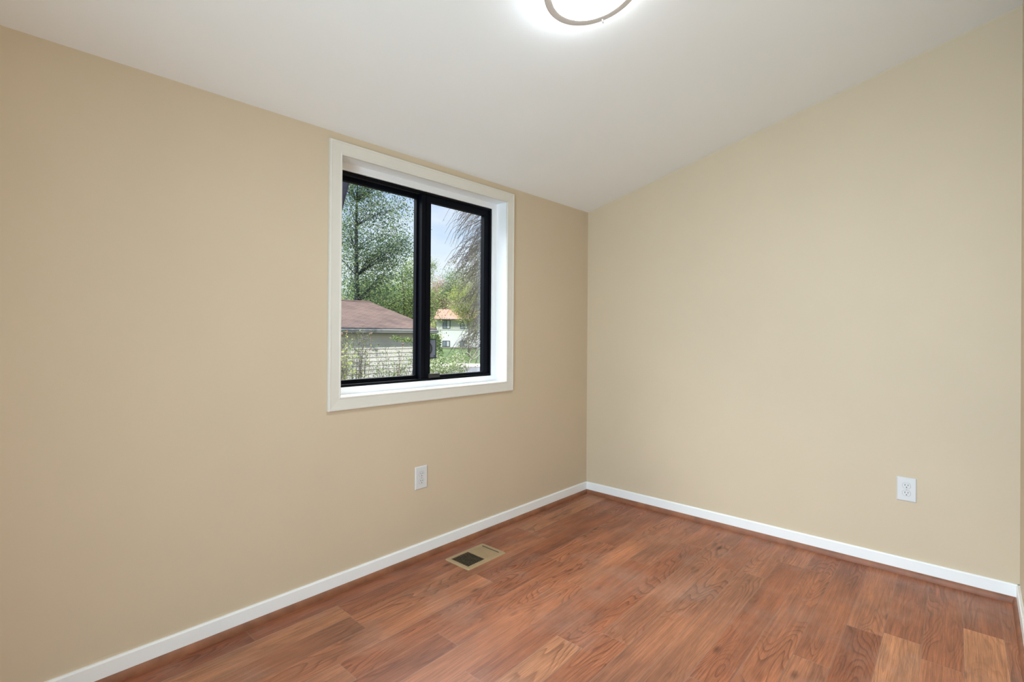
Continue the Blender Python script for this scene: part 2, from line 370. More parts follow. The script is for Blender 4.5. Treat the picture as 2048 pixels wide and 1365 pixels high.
# ------------------------------------------------------------------ window
win = tag(empty('window_1', (0, 0, 0)), kind='structure')
j = MB()
j.box(OX0 - jt, OX0, -.004, .175, OZ0 - jt, OZ1 + jt); j.box(OX1, OX1 + jt, -.004, .175, OZ0 - jt, OZ1 + jt)
j.box(OX0, OX1, -.004, .175, OZ1, OZ1 + jt); j.box(OX0, OX1, -.004, .175, OZ0 - jt, OZ0)
j.build('jamb', M['jamb'], win)
s_ = MB(); s_.sweep([(0, .088), (.033, .088), (.035, .090), (.035, .100), (0, .100)], OX0, OX1, OZ0, OZ1); s_.build('stop_bead', M['jamb'], win)
cs = MB(); cw = .064; CX0, CX1, CZ0, CZ1 = -2.178, -.882, .872, 2.167
cs.sweep([(0, 0), (0, -.0145), (.002, -.0165), (.010, -.0165), (.012, -.015), (cw - .010, -.0125), (cw - .008, -.0140), (cw - .003, -.0140), (cw, -.011), (cw, 0)], CX0, CX1, CZ0, CZ1)
cs.build('casing', M['casing'], win)
fr_ = MB(); fr_.sweep([(0, .1005), (.041, .1005), (.046, .104), (.046, .112), (.040, .112), (.040, .172), (0, .172)], OX0, OX1, OZ0, OZ1)
fr_.build('window_frame', M['black'], win)
# fixed outer pane
fx = MB(); fx.sweep([(0, .146), (.0001, .145), (.026, .145), (.026, .170), (0, .170)], -2.076, -1.5265, .974, 2.059)
fs = fx.build('fixed_sash', M['blackrub'], win)
sx_ = MB(); sx_.box(-1.5567, -1.478, .1445, .1705, .98, 2.055); fsx = sx_.build('meeting_stile', M['blackrub'], win)
g = MB(); g.box(-2.052, -1.55, .156, .159, .998, 2.035); g.build('glass_pane', M['glass'], fs)
# sliding inner sash
ss = MB(); ss.box(-1.542, -1.475, .1125, .142, .976, 2.060); ss.box(-1.036, -.984, .1125, .142, .976, 2.060)
ss.box(-1.475, -1.036, .1125, .142, .976, .997); ss.box(-1.475, -1.036, .1125, .142, 2.019, 2.060)
ss.box(-1.545, -1.539, .108, .142, .976, 2.060); ss.box(-1.512, -1.505, .1095, .1125, .976, 2.060)
sso = ss.build('sliding_sash', M['blackrub'], win)
g = MB(); g.box(-1.48, -1.03, .126, .129, .99, 2.025); gp = g.build('glass_pane', M['glass'], sso)
tr = MB(); tr.box(-2.07, -.99, .1015, .108, .974, .982); tr.build('track', M['black'], win)
lt = MB(); lt.box(-1.492, -1.408, .1015, .1124, .9725, 1.008); tag(lt.build('latch', M['latch'], sso, bevel=.002), 'dark grey latch block')
# sticker on the sliding pane, half hidden by the stile
stk = MB(); sx0, sx1, sz0, sz1, sy = -1.4760, -1.4185, 1.094, 1.212, .1252
stk.box(sx0 - .003, sx1, sy - .0006, sy, sz0, sz1)
so_ = stk.build('sticker', M['stickd'], sso); tag(so_, 'dark bordered blue-grey sticker with a curved emblem')
q = MB(); q.box(sx0 - .002, sx1 - .008, sy - .0010, sy - .0007, sz0 + .009, sz1 - .006); q.build('sticker_field', M['stick'], so_)
q = MB(); cz_ = (sz0 + sz1) / 2 + .001
def ell(a, b_, n=28): return [(sx0 + .002 + a * cos(t), cz_ + b_ * sin(t)) for t in [-pi / 2 + pi * i / (n - 1) for i in range(n)]]
o_, i_ = ell(.026, .034), ell(.013, .026)
q.v = [(x, sy - .0013, z) for x, z in o_ + i_]; q.f = [(k, k + 1, 28 + k + 1, 28 + k) for k in range(27)]
q.box(sx1 - .020, sx1 - .010, sy - .0013, sy - .0011, sz0 + .012, sz0 + .020); q.build('emblem', M['stickd'], so_)
q = MB(); q.v = [(x, sy - .0013, z) for x, z in i_]; q.f = [tuple(range(28))]; q.build('emblem_centre', M['stickm'], so_)

# ------------------------------------------------------------------ outlets
def outlet(loc, rz, label):
    r = empty('wall_outlet', loc, rz); tag(r, label, 'outlet', 'wall outlets')
    W_, H_, D_ = .0408, .0620, .0062
    pl = MB(); e = .004
    v = [(x * W_, 0, z * H_) for x, z in ((-1, -1), (1, -1), (1, 1), (-1, 1))] + [(x * W_, -D_ * .5, z * H_) for x, z in ((-1, -1), (1, -1), (1, 1), (-1, 1))] + [(x * (W_ - e), -D_, z * (H_ - e)) for x, z in ((-1, -1), (1, -1), (1, 1), (-1, 1))]
    f = [(3, 2, 1, 0), (8, 9, 10, 11)] + [(a, (a + 1) % 4, 4 + (a + 1) % 4, 4 + a) for a in range(4)] + [(4 + a, 4 + (a + 1) % 4, 8 + (a + 1) % 4, 8 + a) for a in range(4)]
    pl.add(v, f); pl.build('cover_plate', M['plastic'], r)
    for zc_ in (.0195, -.0195):
        rc = MB(); n = 40; R = .0172; hh = .0142; pr = []
        for i in range(n):
            t_ = 2 * pi * i / n; pr.append((R * cos(t_), max(-hh, min(hh, R * sin(t_))) + zc_))
        grv = MB(); gr = [(p * 1.07, (z_ - zc_) * 1.07 + zc_) for p, z_ in pr]; grv.v = [(p, -D_ - .0003, z_) for p, z_ in gr]; grv.f = [tuple(range(n))]
        rc.prism(pr, 'y', -D_ - .0016, -D_ - .0001); ro = rc.build('receptacle', M['plastic'], r, bevel=.0006)
        grv.build('groove', M['groove'], ro)
        sl_ = MB()
        for sx__, hh_ in ((-.0064, .0042), (.0064, .0034)): sl_.box(sx__ - .0012, sx__ + .0012, -D_ - .0019, -D_ - .0012, zc_ + .0035 - hh_, zc_ + .0035 + hh_)
        gp_ = [(.0025 * cos(t_), max(-.0020, .0025 * sin(t_)) + zc_ - .0082) for t_ in [2 * pi * i / 16 for i in range(16)]]
        sl_.prism(gp_, 'y', -D_ - .0019, -D_ - .0012); sl_.build('slots', M['dark'], ro)
    sc = MB(); sc.prism([(.0028 * cos(t_), .0028 * sin(t_)) for t_ in [2 * pi * i / 16 for i in range(16)]], 'y', -D_ - .0014, -D_); sc.build('screw', M['screw'], r)
    return r
outlet((-1.622, 0, .4477), 0, 'white double wall outlet below the black-framed window')
outlet((0, -2.003, .4460), -pi / 2, 'white double wall outlet on the right-hand wall, low near the far corner at right')

# ------------------------------------------------------------------ floor register
vr = tag(empty('floor_register', (-1.3955, -.2070, 0)), 'tan metal floor register set in the wood floor near the left baseboard', 'vent')
vr.rotation_euler = (0, 0, radians(.6))
hx, hy, vt = .147, .0955, .0055
ox0, ox1, oy = -.1235, .1225, .0685
p_ = MB()
# frame with sloped rim
def rect(x, y, z, cr=.012, n=4):
    out = []
    for (cx, cy, a0) in ((x - cr, y - cr, 0), (-x + cr, y - cr, pi / 2), (-x + cr, -y + cr, pi), (x - cr, -y + cr, 1.5 * pi)):
        for i in range(n + 1):
            a = a0 + pi / 2 * i / n; out.append((cx + cr * cos(a), cy + cr * sin(a), z))
    return out
A0 = rect(hx, hy, 0); A1 = rect(hx - .002, hy - .002, .003); A2 = rect(hx - .008, hy - .008, vt)
n = len(A0)
def hole(z): return [(ox1, oy, z), (ox0, oy, z), (ox0, -oy, z), (ox1, -oy, z)]
base_i = 3 * n
p_.v = A0 + A1 + A2 + hole(vt) + hole(.0012)
for a in (0, n):
    for i in range(n): p_.f.append((a + i, a + (i + 1) % n, a + n + (i + 1) % n, a + n + i))
h = 3 * n; q4 = n // 4
for c_ in range(4):
    a, b_ = h + c_, h + (c_ + 1) % 4
    for i in range(q4 - 1): p_.f.append((2 * n + c_ * q4 + i, 2 * n + c_ * q4 + i + 1, a))
    p_.f.append((2 * n + c_ * q4 + q4 - 1, 2 * n + ((c_ + 1) * q4) % n, b_, a))
    p_.f.append((a, b_, b_ + 4, a + 4))
p_.build('register_frame', M['vent'], vr)
dk = MB(); dk.box(ox0, ox1, -oy, oy, .0006, .0012); dk.build('dark_opening', M['dark'], vr)
pitch = .0122; nb = 10
for i in range(nb):          # left bank leans one way: open to the eye
    x = ox0 + .0105 + pitch * i
    b_ = MB(); b_.prism([(x - .0022, vt), (x - .0012, vt), (x + .0026, .0013), (x + .0016, .0013)], 'y', -oy, oy)
    b_.v = [(vx + .003 * (1 - (vy / oy) ** 2) * 0, vy, vz) for vx, vy, vz in b_.v]; b_.build('louver', M['vent'], vr)
for i in range(nb - 1):          # right bank leans the other way: closed to the eye
    x = ox0 + .0105 + pitch * (nb) + .0005 + pitch * i
    b_ = MB(); b_.prism([(x - .0055, vt - .0004), (x + .0040, vt), (x + .0056, .0035), (x - .0058, .0030)], 'y', -oy, oy); b_.build('louver', M['vent'], vr)

# ------------------------------------------------------------------ ceiling light
cl_ = empty('ceiling_light', (-1.8594, -1.2615, zc(-1.2615))); cl_.rotation_euler = (atan2(-SL, 1), 0, 0)
tag(cl_, 'round flush ceiling light with glowing white glass in a nickel ring', 'ceiling light')
b_ = MB(); b_.lathe([(0, -.0005), (.150, -.0005), (.146, -.026), (0, -.026)]); b_.build('mounting_plate', M['ceil'], cl_, smooth=False)
b_ = MB(); b_.lathe([(0, -.060), (.05, -.0592), (.10, -.0565), (.135, -.052), (.149, -.047), (.1515, -.042), (.1515, -.030), (.135, -.0265), (0, -.0265)], 72); b_.build('diffuser', M['diff'], cl_, smooth=True)
b_ = MB(); b_.lathe([(.1532, -.036), (.1532, -.0468), (.1545, -.048), (.1780, -.048), (.1805, -.0465), (.1810, -.036)], 96, closed=True); b_.build('ring', M['nickel'], cl_, bevel=0)
for a in (24, 144, 264):
    an = radians(a); c_, s__ = cos(an), sin(an)
    b_ = MB(); b_.tube([(.170 * c_, .170 * s__, -.045), (.176 * c_, .176 * s__, -.050), (.183 * c_, .183 * s__, -.0505), (.189 * c_, .189 * s__, -.0505)], [.0022, .003, .0032, .0015], 10); b_.build('clip', M['clipm'], cl_, smooth=True)
for a in (0, 120, 240):
    an = radians(a + 60); c_, s__ = cos(an), sin(an)
    b_ = MB(); b_.tube([(.166 * c_, .166 * s__, -.035), (.166 * c_, .166 * s__, -.0002)], .003, 8); b_.build('post', M['nickel'], cl_)

# ------------------------------------------------------------------ outdoors
GZ = -1.35
def px(u, v, zf):    # point seen at pixel (u,v) at forward distance zf
    return CAM + zf * (fw + rr * (u - 1024) / 1019.33 - uu * (v - 664.47) / 1019.33)
FY = pi / 2 - atan2(fw.y, fw.x)
def ground(name, x0, x1, z0, z1, m_, z=GZ, ht=.05):
    # strip between forward distances z0..z1, sideways x0..x1
    f2 = Vector((sin(YAW), cos(YAW), 0)); r2 = Vector((cos(YAW), -sin(YAW), 0)); c2 = Vector((CAM.x, CAM.y, 0))
    P = [c2 + f2 * b + r2 * a for a, b in ((x0, z0), (x1, z0), (x1, z1), (x0, z1))]
    b_ = MB(); b_.add([(p.x, p.y, z) for p in P] + [(p.x, p.y, z - ht) for p in P], [(0, 1, 2, 3), (7, 6, 5, 4), (0, 4, 5, 1), (1, 5, 6, 2), (2, 6, 7, 3), (3, 7, 4, 0)])
    return st(b_.build(name, m_))
ground('ground', -120, 120, -25, 190, M['yard'], GZ - .03)
ground('lawn', -60, 60, 42.7, 100, M['lawn'], GZ + .0, .02)
ground('sidewalk', -60, 60, 38.6, 42.7, M['walk'], GZ + .03, .055)
ground('road', -60, 60, 27.5, 38.6, M['road'], GZ - .01, .015)

# garage
gr = tag(empty('garage', (6.5, 16.0, GZ)), 'cream lap-sided garage with brown shingle roof seen through the left pane', 'garage')
def gl(x, y, z): return (x - 6.5, y - 16.0, z - GZ)
YW, XW1, XW0 = 14.3, 9.45, 1.0; EY, EZ = 13.8, 1.40; RY = 18.69; RZ = 1.40 + .26 * (RY - EY); XR = 9.76
b_ = MB(); z = GZ + .02; ex = .15
while z < 1.42:
    top = min(z + ex, 1.42)
    b_.add([gl(XW0, YW - .042, z), gl(XW1, YW - .042, z), gl(XW1, YW - .002, top), gl(XW0, YW - .002, top), gl(XW0, YW - .002, z), gl(XW1, YW - .002, z)], [(0, 1, 2, 3), (0, 4, 5, 1)])
    z += ex
b_.box(*[a for a in (XW0 - 6.5, XW1 - 6.5, YW - 16, YW + .12 - 16, .0, 1.42 - GZ)])
b_.build('siding', M['siding'], gr)
b_ = MB()      # side and gable walls
yb = 2 * RY - YW
b_.prism([(YW + .12 - 16, 0), (yb - 16, 0), (yb - 16, 1.42 - GZ), (RY - 16, 1.42 - GZ + .26 * (RY - YW)), (YW + .12 - 16, 1.42 - GZ)], 'x', XW1 - .12 - 6.5, XW1 - 6.5)
b_.box(XW1 - 6.5 - .1, XW1 - 6.5 + .025, YW - .03 - 16, YW + .08 - 16, 0, 1.40 - GZ); b_.build('end_wall', M['siding'], gr)
def slope(y0, z0, y1, z1, th, x0, x1):
    return MB().prism([(y0 - 16, z0 - GZ), (y1 - 16, z1 - GZ), (y1 - 16, z1 - th - GZ), (y0 - 16, z0 - th - GZ)], 'x', x0 - 6.5, x1 - 6.5)
rf = slope(EY, EZ, RY, RZ, .05, XW0 - .3, XR).build('roof', M['shingle'], gr)
slope(2 * RY - EY, EZ, RY, RZ, .05, XW0 - .3, XR).build('roof', M['shingle'], gr)
# ridge cap
MB().prism([(RY - 16 - .13, RZ - .02 - GZ), (RY - 16, RZ + .035 - GZ), (RY - 16 + .13, RZ - .02 - GZ), (RY - 16, RZ - .01 - GZ)], 'x', XW0 - .3 - 6.5, XR - 6.5 + .01).build('ridge_cap', M['shingle'], gr)
MB().box(XW0 - .3 - 6.5, XR - 6.5, EY - .02 - 16, EY + .01 - 16, EZ - .065 - GZ, EZ + .005 - GZ).build('roof_edge', M['shingle_end'], gr)
gu = MB().prism([(EY - .02 - 16, 1.335 - GZ), (EY - .13 - 16, 1.335 - GZ), (EY - .13 - 16, 1.305 - GZ), (EY - .115 - 16, 1.305 - GZ), (EY - .10 - 16, 1.23 - GZ), (EY - .02 - 16, 1.23 - GZ)], 'x', XW0 - .3 - 6.5, XR - 6.5)
gu.build('gutter', M['fascia'], gr)
MB().box(XW0 - .3 - 6.5, XR - 6.5, EY - .14 - 16, EY - .02 - 16, 1.325 - GZ, 1.352 - GZ).build('gutter_lip', M['gutter'], gr)
MB().box(XW0 - .3 - 6.5, XR - 6.5, EY - 16, EY + .03 - 16, 1.19 - GZ, 1.335 - GZ).build('fascia', M['fascia'], gr)
MB().box(XW0 - .3 - 6.5, XR - 6.5, EY + .03 - 16, YW - .03 - 16, 1.19 - GZ, 1.21 - GZ).build('soffit', M['fascia'], gr)

# house far across the road
ZH = 85.0; kpx = ZH / 1019.33
ho = px(915, 666.7, ZH); hr = empty('apartment_building', (ho.x, ho.y, GZ), -YAW)
tag(hr, 'two-storey building with white lower wall, grey upper wall and orange roof beyond the lawn', 'building')
def hx_(u): return (u - 915) * kpx
def hz_(v): return 1.25 - GZ - (v - 666.2) * kpx
x0, x1 = hx_(872.5), hx_(1015)
MB().box(x0, x1, 0, 10, 0, hz_(659.5)).build('lower_wall', M['rwhite'], hr)
MB().box(x0, x1, .15, 10, hz_(659.5), hz_(638)).build('upper_wall', M['rgrey'], hr)
MB().box(x0 - .05, x1 + .05, -.12, .16, hz_(660.2), hz_(659)).build('sill_band', M['rwhite'], hr)
MB().box(x0 - .2, x1, -.06, 0, 0, hz_(695)).build('foundation', M['walk'], hr)
ez = hz_(639.3); e0 = hx_(869); pk = 5
rfm = MB(); rz_ = hz_(623) + .55
rfm.add([(e0, -.9, ez), (x1 + .8, -.9, ez), (x1 + .8, pk, rz_), (hx_(866), pk, rz_), (hx_(866), pk + 5.9, ez), (x1 + .8, pk + 5.9, ez), (hx_(864.5), -.2 + pk * .5, ez + .1)],
        [(0, 1, 2, 3), (3, 2, 5, 4), (0, 3, 6), (6, 3, 4), (0, 6, 4, 5, 1)])
rfm.build('roof', M['roof2'], hr)
MB().box(e0, x1 + .8, -.95, -.85, ez - .16, ez + .02).build('fascia', M['win2'], hr)
for (u0_, u1_, v0_, v1_) in ((885, 900.5, 640.8, 658.3), (920.2, 935.3, 640.5, 658.3), (884.8, 900.2, 682.3, 694.6), (920, 935, 682.5, 694.4)):
    yy = .15 if v0_ < 660 else 0
    X0, X1, Z0_, Z1_ = hx_(u0_), hx_(u1_), hz_(v1_), hz_(v0_); t_ = .09
    b_ = MB(); b_.sweep([(0, yy + .02), (0, yy - .06), (t_, yy - .06), (t_, yy + .02)], X0, X1, Z0_, Z1_); b_.box((X0 + X1) / 2 - .04, (X0 + X1) / 2 + .04, yy - .05, yy - .01, Z0_, Z1_)
    wo_ = b_.build('window', M['win2'], hr); MB().box(X0 + .05, X1 - .05, yy - .03, yy - .005, Z0_ + .05, Z1_ - .05).build('pane', M['pane2'], wo_)
    MB().box(X0 + .12 + (X1 - X0) * .5, X1 - .15, yy - .045, yy - .032, Z0_ + .12, Z1_ - .12).build('curtain', M['curtain'], wo_)
MB().box(hx_(916), hx_(918), 1.3, 1.6, ez + .2, ez + 1.5).build('roof_vent_pipe', M['rwhite'], hr)

# ------------------------------------------------------------------ plants
def leaves_mesh(name, P, size, mat_, parent, rnd, shape='leaf', droop=0):
    v = []; f = []; tone = []
    for p in P:
        p = Vector(p); s = size * rnd.uniform(.6, 1.25)
        a = Vector((rnd.gauss(0, 1), rnd.gauss(0, 1), rnd.gauss(0, .6) - droop)).normalized()
        b = a.cross(Vector((rnd.gauss(0, 1), rnd.gauss(0, 1), rnd.gauss(0, 1)))).normalized()
        k = len(v)
        if shape == 'leaf':
            v += [tuple(p), tuple(p + a * s * .5 + b * s * .32), tuple(p + a * s), tuple(p + a * s * .5 - b * s * .32)]
        else:
            v += [tuple(p), tuple(p + a * s * .5 + b * s * .06), tuple(p + a * s), tuple(p + a * s * .5 - b * s * .06)]
        f.append((k, k + 1, k + 2, k + 3)); tone += [rnd.random()] * 4
    me = bpy.data.meshes.new(name); me.from_pydata(v, [], f); me.update()
    at = me.attributes.new('tone', 'FLOAT', 'POINT'); at.data.foreach_set('value', tone)
    me.materials.append(mat_); o = bpy.data.objects.new(name, me); C.objects.link(o); o.parent = parent; return o
def tree(name, loc, h, r, crown, nleaf, lsize, lm, bark, label, cat='tree', group=None, seed=1, nb=26, lean=(0, 0), trunk_frac=.85, clump=.35, twigs=0, kinds='foliage', bf=.32):
    """crown: list of (dx,dy,z,rx,rz) ellipsoids relative to the base"""
    rnd = random.Random(seed); root = empty(name, loc); tag(root, label, cat, group)
    tb = MB(); n = 9; sp = []
    for i in range(n):
        t = i / (n - 1); sp.append(Vector((lean[0] * t + .03 * h * sin(3 * t + seed) * t, lean[1] * t + .03 * h * cos(2.3 * t + seed) * t, h * trunk_frac * t)))
    tb.tube(sp, [r * (1 - .85 * i / (n - 1)) * (1.25 if i == 0 else 1) for i in range(n)], 8)
    anchors = []
    for k in range(nb):
        cx, cy, cz, rx, rz = crown[k % len(crown)]
        d = Vector((rnd.gauss(0, 1), rnd.gauss(0, 1), rnd.gauss(0, 1))).normalized() * rnd.uniform(.45, .95)
        end = Vector((cx * rr.x + cy * fw.x + d.x * rx, cx * rr.y + cy * fw.y + d.y * rx, cz + d.z * rz))
        ti = max(.15, min(.95, (end.z - .35 * (Vector((end.x, end.y, 0)).length)) / (h * trunk_frac))); s0 = sp[int(ti * (n - 1))]
        mid = s0.lerp(end, .5) + Vector((rnd.uniform(-.1, .1) * rx, rnd.uniform(-.1, .1) * rx, rnd.uniform(.02, .15) * rz))
        r1 = r * bf * (1 - .5 * ti); tb.tube([s0, s0.lerp(mid, .5) + Vector((0, 0, .03 * rz)), mid, mid.lerp(end, .55), end], [r1, r1 * .8, r1 * .6, r1 * .38, r1 * .12], 5)
        for q in (.5, .75, 1.0):
            a = mid.lerp(end, q) if q > .5 else mid; anchors.append((a, rx))
            for _ in range(3):
                e2 = a + Vector((rnd.gauss(0, .28), rnd.gauss(0, .28), rnd.gauss(.05, .22))) * rx
                tb.tube([a, a.lerp(e2, .5) + Vector((0, 0, .03)), e2], [r1 * .3, r1 * .2, r1 * .07], 3); anchors.append((e2, rx))
                for _ in range(twigs):
                    e3 = e2 + Vector((rnd.gauss(0, .2), rnd.gauss(0, .2), rnd.gauss(.08, .2))) * rx
                    tb.tube([e2, e3], [r1 * .12, r1 * .05], 3)
                    anchors.append((e3, rx))
    tb.build('branches', bark, root, smooth=True)
    P = []
    for _ in range(nleaf):
        a, rx = rnd.choice(anchors); g = clump * rx * .55
        P.append(a + Vector((rnd.gauss(0, g), rnd.gauss(0, g), rnd.gauss(0, g))))
    if nleaf: leaves_mesh(kinds, P, lsize, lm, root, rnd)
    return root
def gp_at(u, zf):
    p = px(u, 664.5, zf); return (p.x, p.y, GZ)
Lmid = leafmat('mid_green_leaves', (.05, .085, .03), (.15, .215, .07), (.38, .43, .16))
Lblue = leafmat('cool_green_leaves', (.035, .07, .045), (.11, .18, .095), (.34, .40, .18))
Lyel = leafmat('yellow_green_leaves', (.15, .20, .05), (.32, .36, .11), (.52, .52, .20))
Ldark = leafmat('dark_hedge_leaves', (.04, .08, .035), (.10, .17, .06), (.24, .32, .14))
Lwhite = leafmat('white_blossoms', (.62, .66, .45), (.8, .8, .68))
Lred = leafmat('pink_brown_buds', (.22, .14, .11), (.33, .22, .18), (.42, .32, .26))
Lbrown = leafmat('brown_brush', (.16, .13, .105), (.26, .215, .175), (.36, .30, .25))
Lneed = leafmat('grey_green_needles', (.09, .10, .07), (.18, .18, .12), (.30, .29, .20))
def T(u, zf, h, r, crown, *a, **k): return tree(a[0] if False else k.pop('name', 'leafy_tree'), gp_at(u, zf), h, r, crown, *a, **k)

T(712, 29, 13.5, .22, [(0, 0, 10, 1.9, 1.8), (-.9, 0, 7.6, 1.6, 1.6), (1.3, 0, 8.0, 1.7, 1.8), (.3, 0, 5.6, 1.9, 1.4), (2.1, 0, 10.2, 1.4, 1.8), (2.3, 0, 7.6, 1.2, 1.8), (-.6, 0, 12, 1.8, 1.5), (1.7, 0, 12.2, 1.6, 1.5), (1.4, 0, 5.4, 1.6, 1.2)], 30000, .105, Lblue, M['darkbark'],
  'tall green tree with dark forked trunk rising behind the garage roof', group='trees behind the garage', seed=3, nb=90, bf=.17, lean=(.3, 0), clump=.5)
T(806, 39, 8.6, .16, [(0, 0, 4.8, 2.0, 1.7), (-1.7, 0, 3.9, 1.6, 1.2), (1.6, 0, 4.4, 1.6, 1.7), (.2, 0, 6.6, 1.7, 1.6), (-2.6, 0, 5.2, 1.4, 1.3)], 17000, .13, Lmid, M['bark'],
  'lower bright green tree behind the garage roof, right of the tall forked one', group='trees behind the garage', seed=8, nb=50, clump=.5)
T(752, 52, 10, .16, [(0, 0, 6.0, 3.0, 2.2), (-2.9, 0, 5.2, 2.4, 1.8), (3.0, 0, 5.4, 2.4, 1.8)], 8000, .2, Lmid, M['bark'],
  'rounded green tree farther back behind the garage ridge', group='trees behind the garage', seed=12, nb=40, clump=.5)
# near leaning trunk at the window's upper left corner
nr = empty('leaning_tree', gp_at(655, 11)); tag(nr, 'dark leaning tree trunk at the upper left corner of the window view', 'tree')
b0 = Vector(gp_at(655, 11)); P_ = [Vector((0, 0, 0))] + [px(u, v, 11) - b0 for u, v in ((655, 560), (667, 450), (682, 392), (697, 345), (722, 270), (730, 180))]
tb = MB(); tb.tube(P_, [.14, .12, .11, .10, .085, .07, .03], 10)
rn = random.Random(4); tips = []
for i in range(26):
    s0 = P_[4].lerp(P_[6], rn.random()); e = s0 + Vector((rn.gauss(0, 1.0), rn.gauss(0, 1.0), rn.uniform(.3, 1.8))); m0 = s0.lerp(e, .5) + Vector((0, 0, .15)); tb.tube([s0, m0, e], [.03, .018, .006], 5); tips += [m0, e]
lim = Vector((4.3, 8.0, 8.05)) - b0; st0 = P_[6]; e_ = []
tb.tube([st0, st0.lerp(lim, .4) + Vector((0, 0, .4)), st0.lerp(lim, .8) + Vector((0, 0, .2)), lim], [.05, .04, .03, .015], 6)
for i in range(16):
    a = st0.lerp(lim, rn.uniform(.6, 1)); e = a + Vector((rn.gauss(0, 1.0), rn.gauss(0, .3), rn.gauss(0, .2))); tb.tube([a, e], [.014, .004], 4); e_ += [a.lerp(e, .6), e]
tips_leaf = [q + Vector((rn.gauss(0, .22), rn.gauss(0, .22), rn.gauss(0, .14))) for q in e_ for _ in range(110)]
tb.build('trunk', M['darkbark'], nr, smooth=True)
leaves_mesh('foliage', [t + Vector((rn.gauss(0, .3), rn.gauss(0, .3), abs(rn.gauss(0, .3)))) for t in tips for _ in range(10)] + tips_leaf, .15, Lmid, nr, rn)

# right pane
T(858, 61, 14, .09, [(0, 0, 10.3, 1.0, 1.3), (-1.3, 0, 7.2, 1.3, 2.2), (-.8, 0, 11.8, 1.3, 1.3)], 3200, .12, Lmid, M['bark'],
  'slim green tree behind the window divider, its leaves just showing beside it', group='trees beyond the road', seed=21, nb=26)
T(908, 100, 16.5, .10, [(0, 0, 13.2, 2.2, 2.2), (1.6, 0, 10.8, 2.2, 2.0), (-1.2, 0, 10.4, 1.9, 1.8)], 6000, .22, Lblue, M['bark'],
  'cool green tree standing left of the drooping bare one, above the orange roof', group='trees beyond the road', seed=25, nb=32, clump=.5)
T(938, 56, 11, .07, [(0, 0, 8.2, 1.6, 1.5), (-1.3, 0, 6.4, 1.3, 1.4), (1.2, 0, 7.0, 1.6, 1.8), (.3, 0, 5.4, 1.6, 1.0), (1.6, 0, 4.0, 1.3, 1.2), (-1.4, 0, 5.2, .9, .9), (.2, 0, 4.3, 1.3, .8)], 12000, .135, Lyel, M['bark'],
  'yellow-green tree in front of the orange-roofed building', group='trees beyond the road', seed=31, nb=54, clump=.5)
T(866, 24, 3.1, .03, [(0, 0, 2.5, .22, .5), (.2, 0, 2.1, .3, .35), (.35, 0, 2.45, .2, .2), (-.1, 0, 2.95, .2, .4)], 700, .075, Lyel, M['palebark'],
  'small sapling with bright yellow-green leaves at the garage corner', 'sapling', seed=33, nb=18, name='sapling')
T(882, 108, 16.5, .14, [(0, 0, 11.5, 2.6, 2.0), (1.5, 0, 9, 2.6, 2.4), (-1.8, 0, 9.5, 2.4, 2.4)], 8000, .24, Lred, M['bark'],
  'tree with pinkish brown spring buds behind the orange roof', group='bare woods behind the building', seed=41, nb=40, twigs=1)
for i, (u, zf, h) in enumerate([(858, 117, 14.5), (870, 149, 18.5), (892, 131, 15), (904, 158, 20), (922, 140, 18.5), (936, 167, 21.5), (954, 122, 17.5), (972, 149, 20.5)]):
    T(u, zf, h, .18, [(0, 0, h * .70, 2.6, h * .2), (.8, 0, h * .52, 2.8, h * .2), (-1, 0, h * .36, 2.8, h * .2)], 4500, .30, Lbrown, M['bark'],
      'bare grey-brown tree in the woods behind the orange-roofed building', group='bare woods behind the building', seed=50 + i, nb=40, twigs=2, name='bare_tree')
for i, (u, zf, h) in enumerate([(700, 88, 13.5), (735, 112, 15.5), (770, 100, 13.5), (803, 141, 17.5), (826, 68, 10.2)]):
    T(u, zf, h, .18, [(0, 0, h * .66, 3.0, h * .26), (.8, 0, h * .40, 3.0, h * .25)], 3000, .26, Lmid, M['bark'],
      'distant green tree glimpsed through the branches behind the garage', group='distant trees behind the garage', seed=70 + i, nb=26, name='distant_tree')
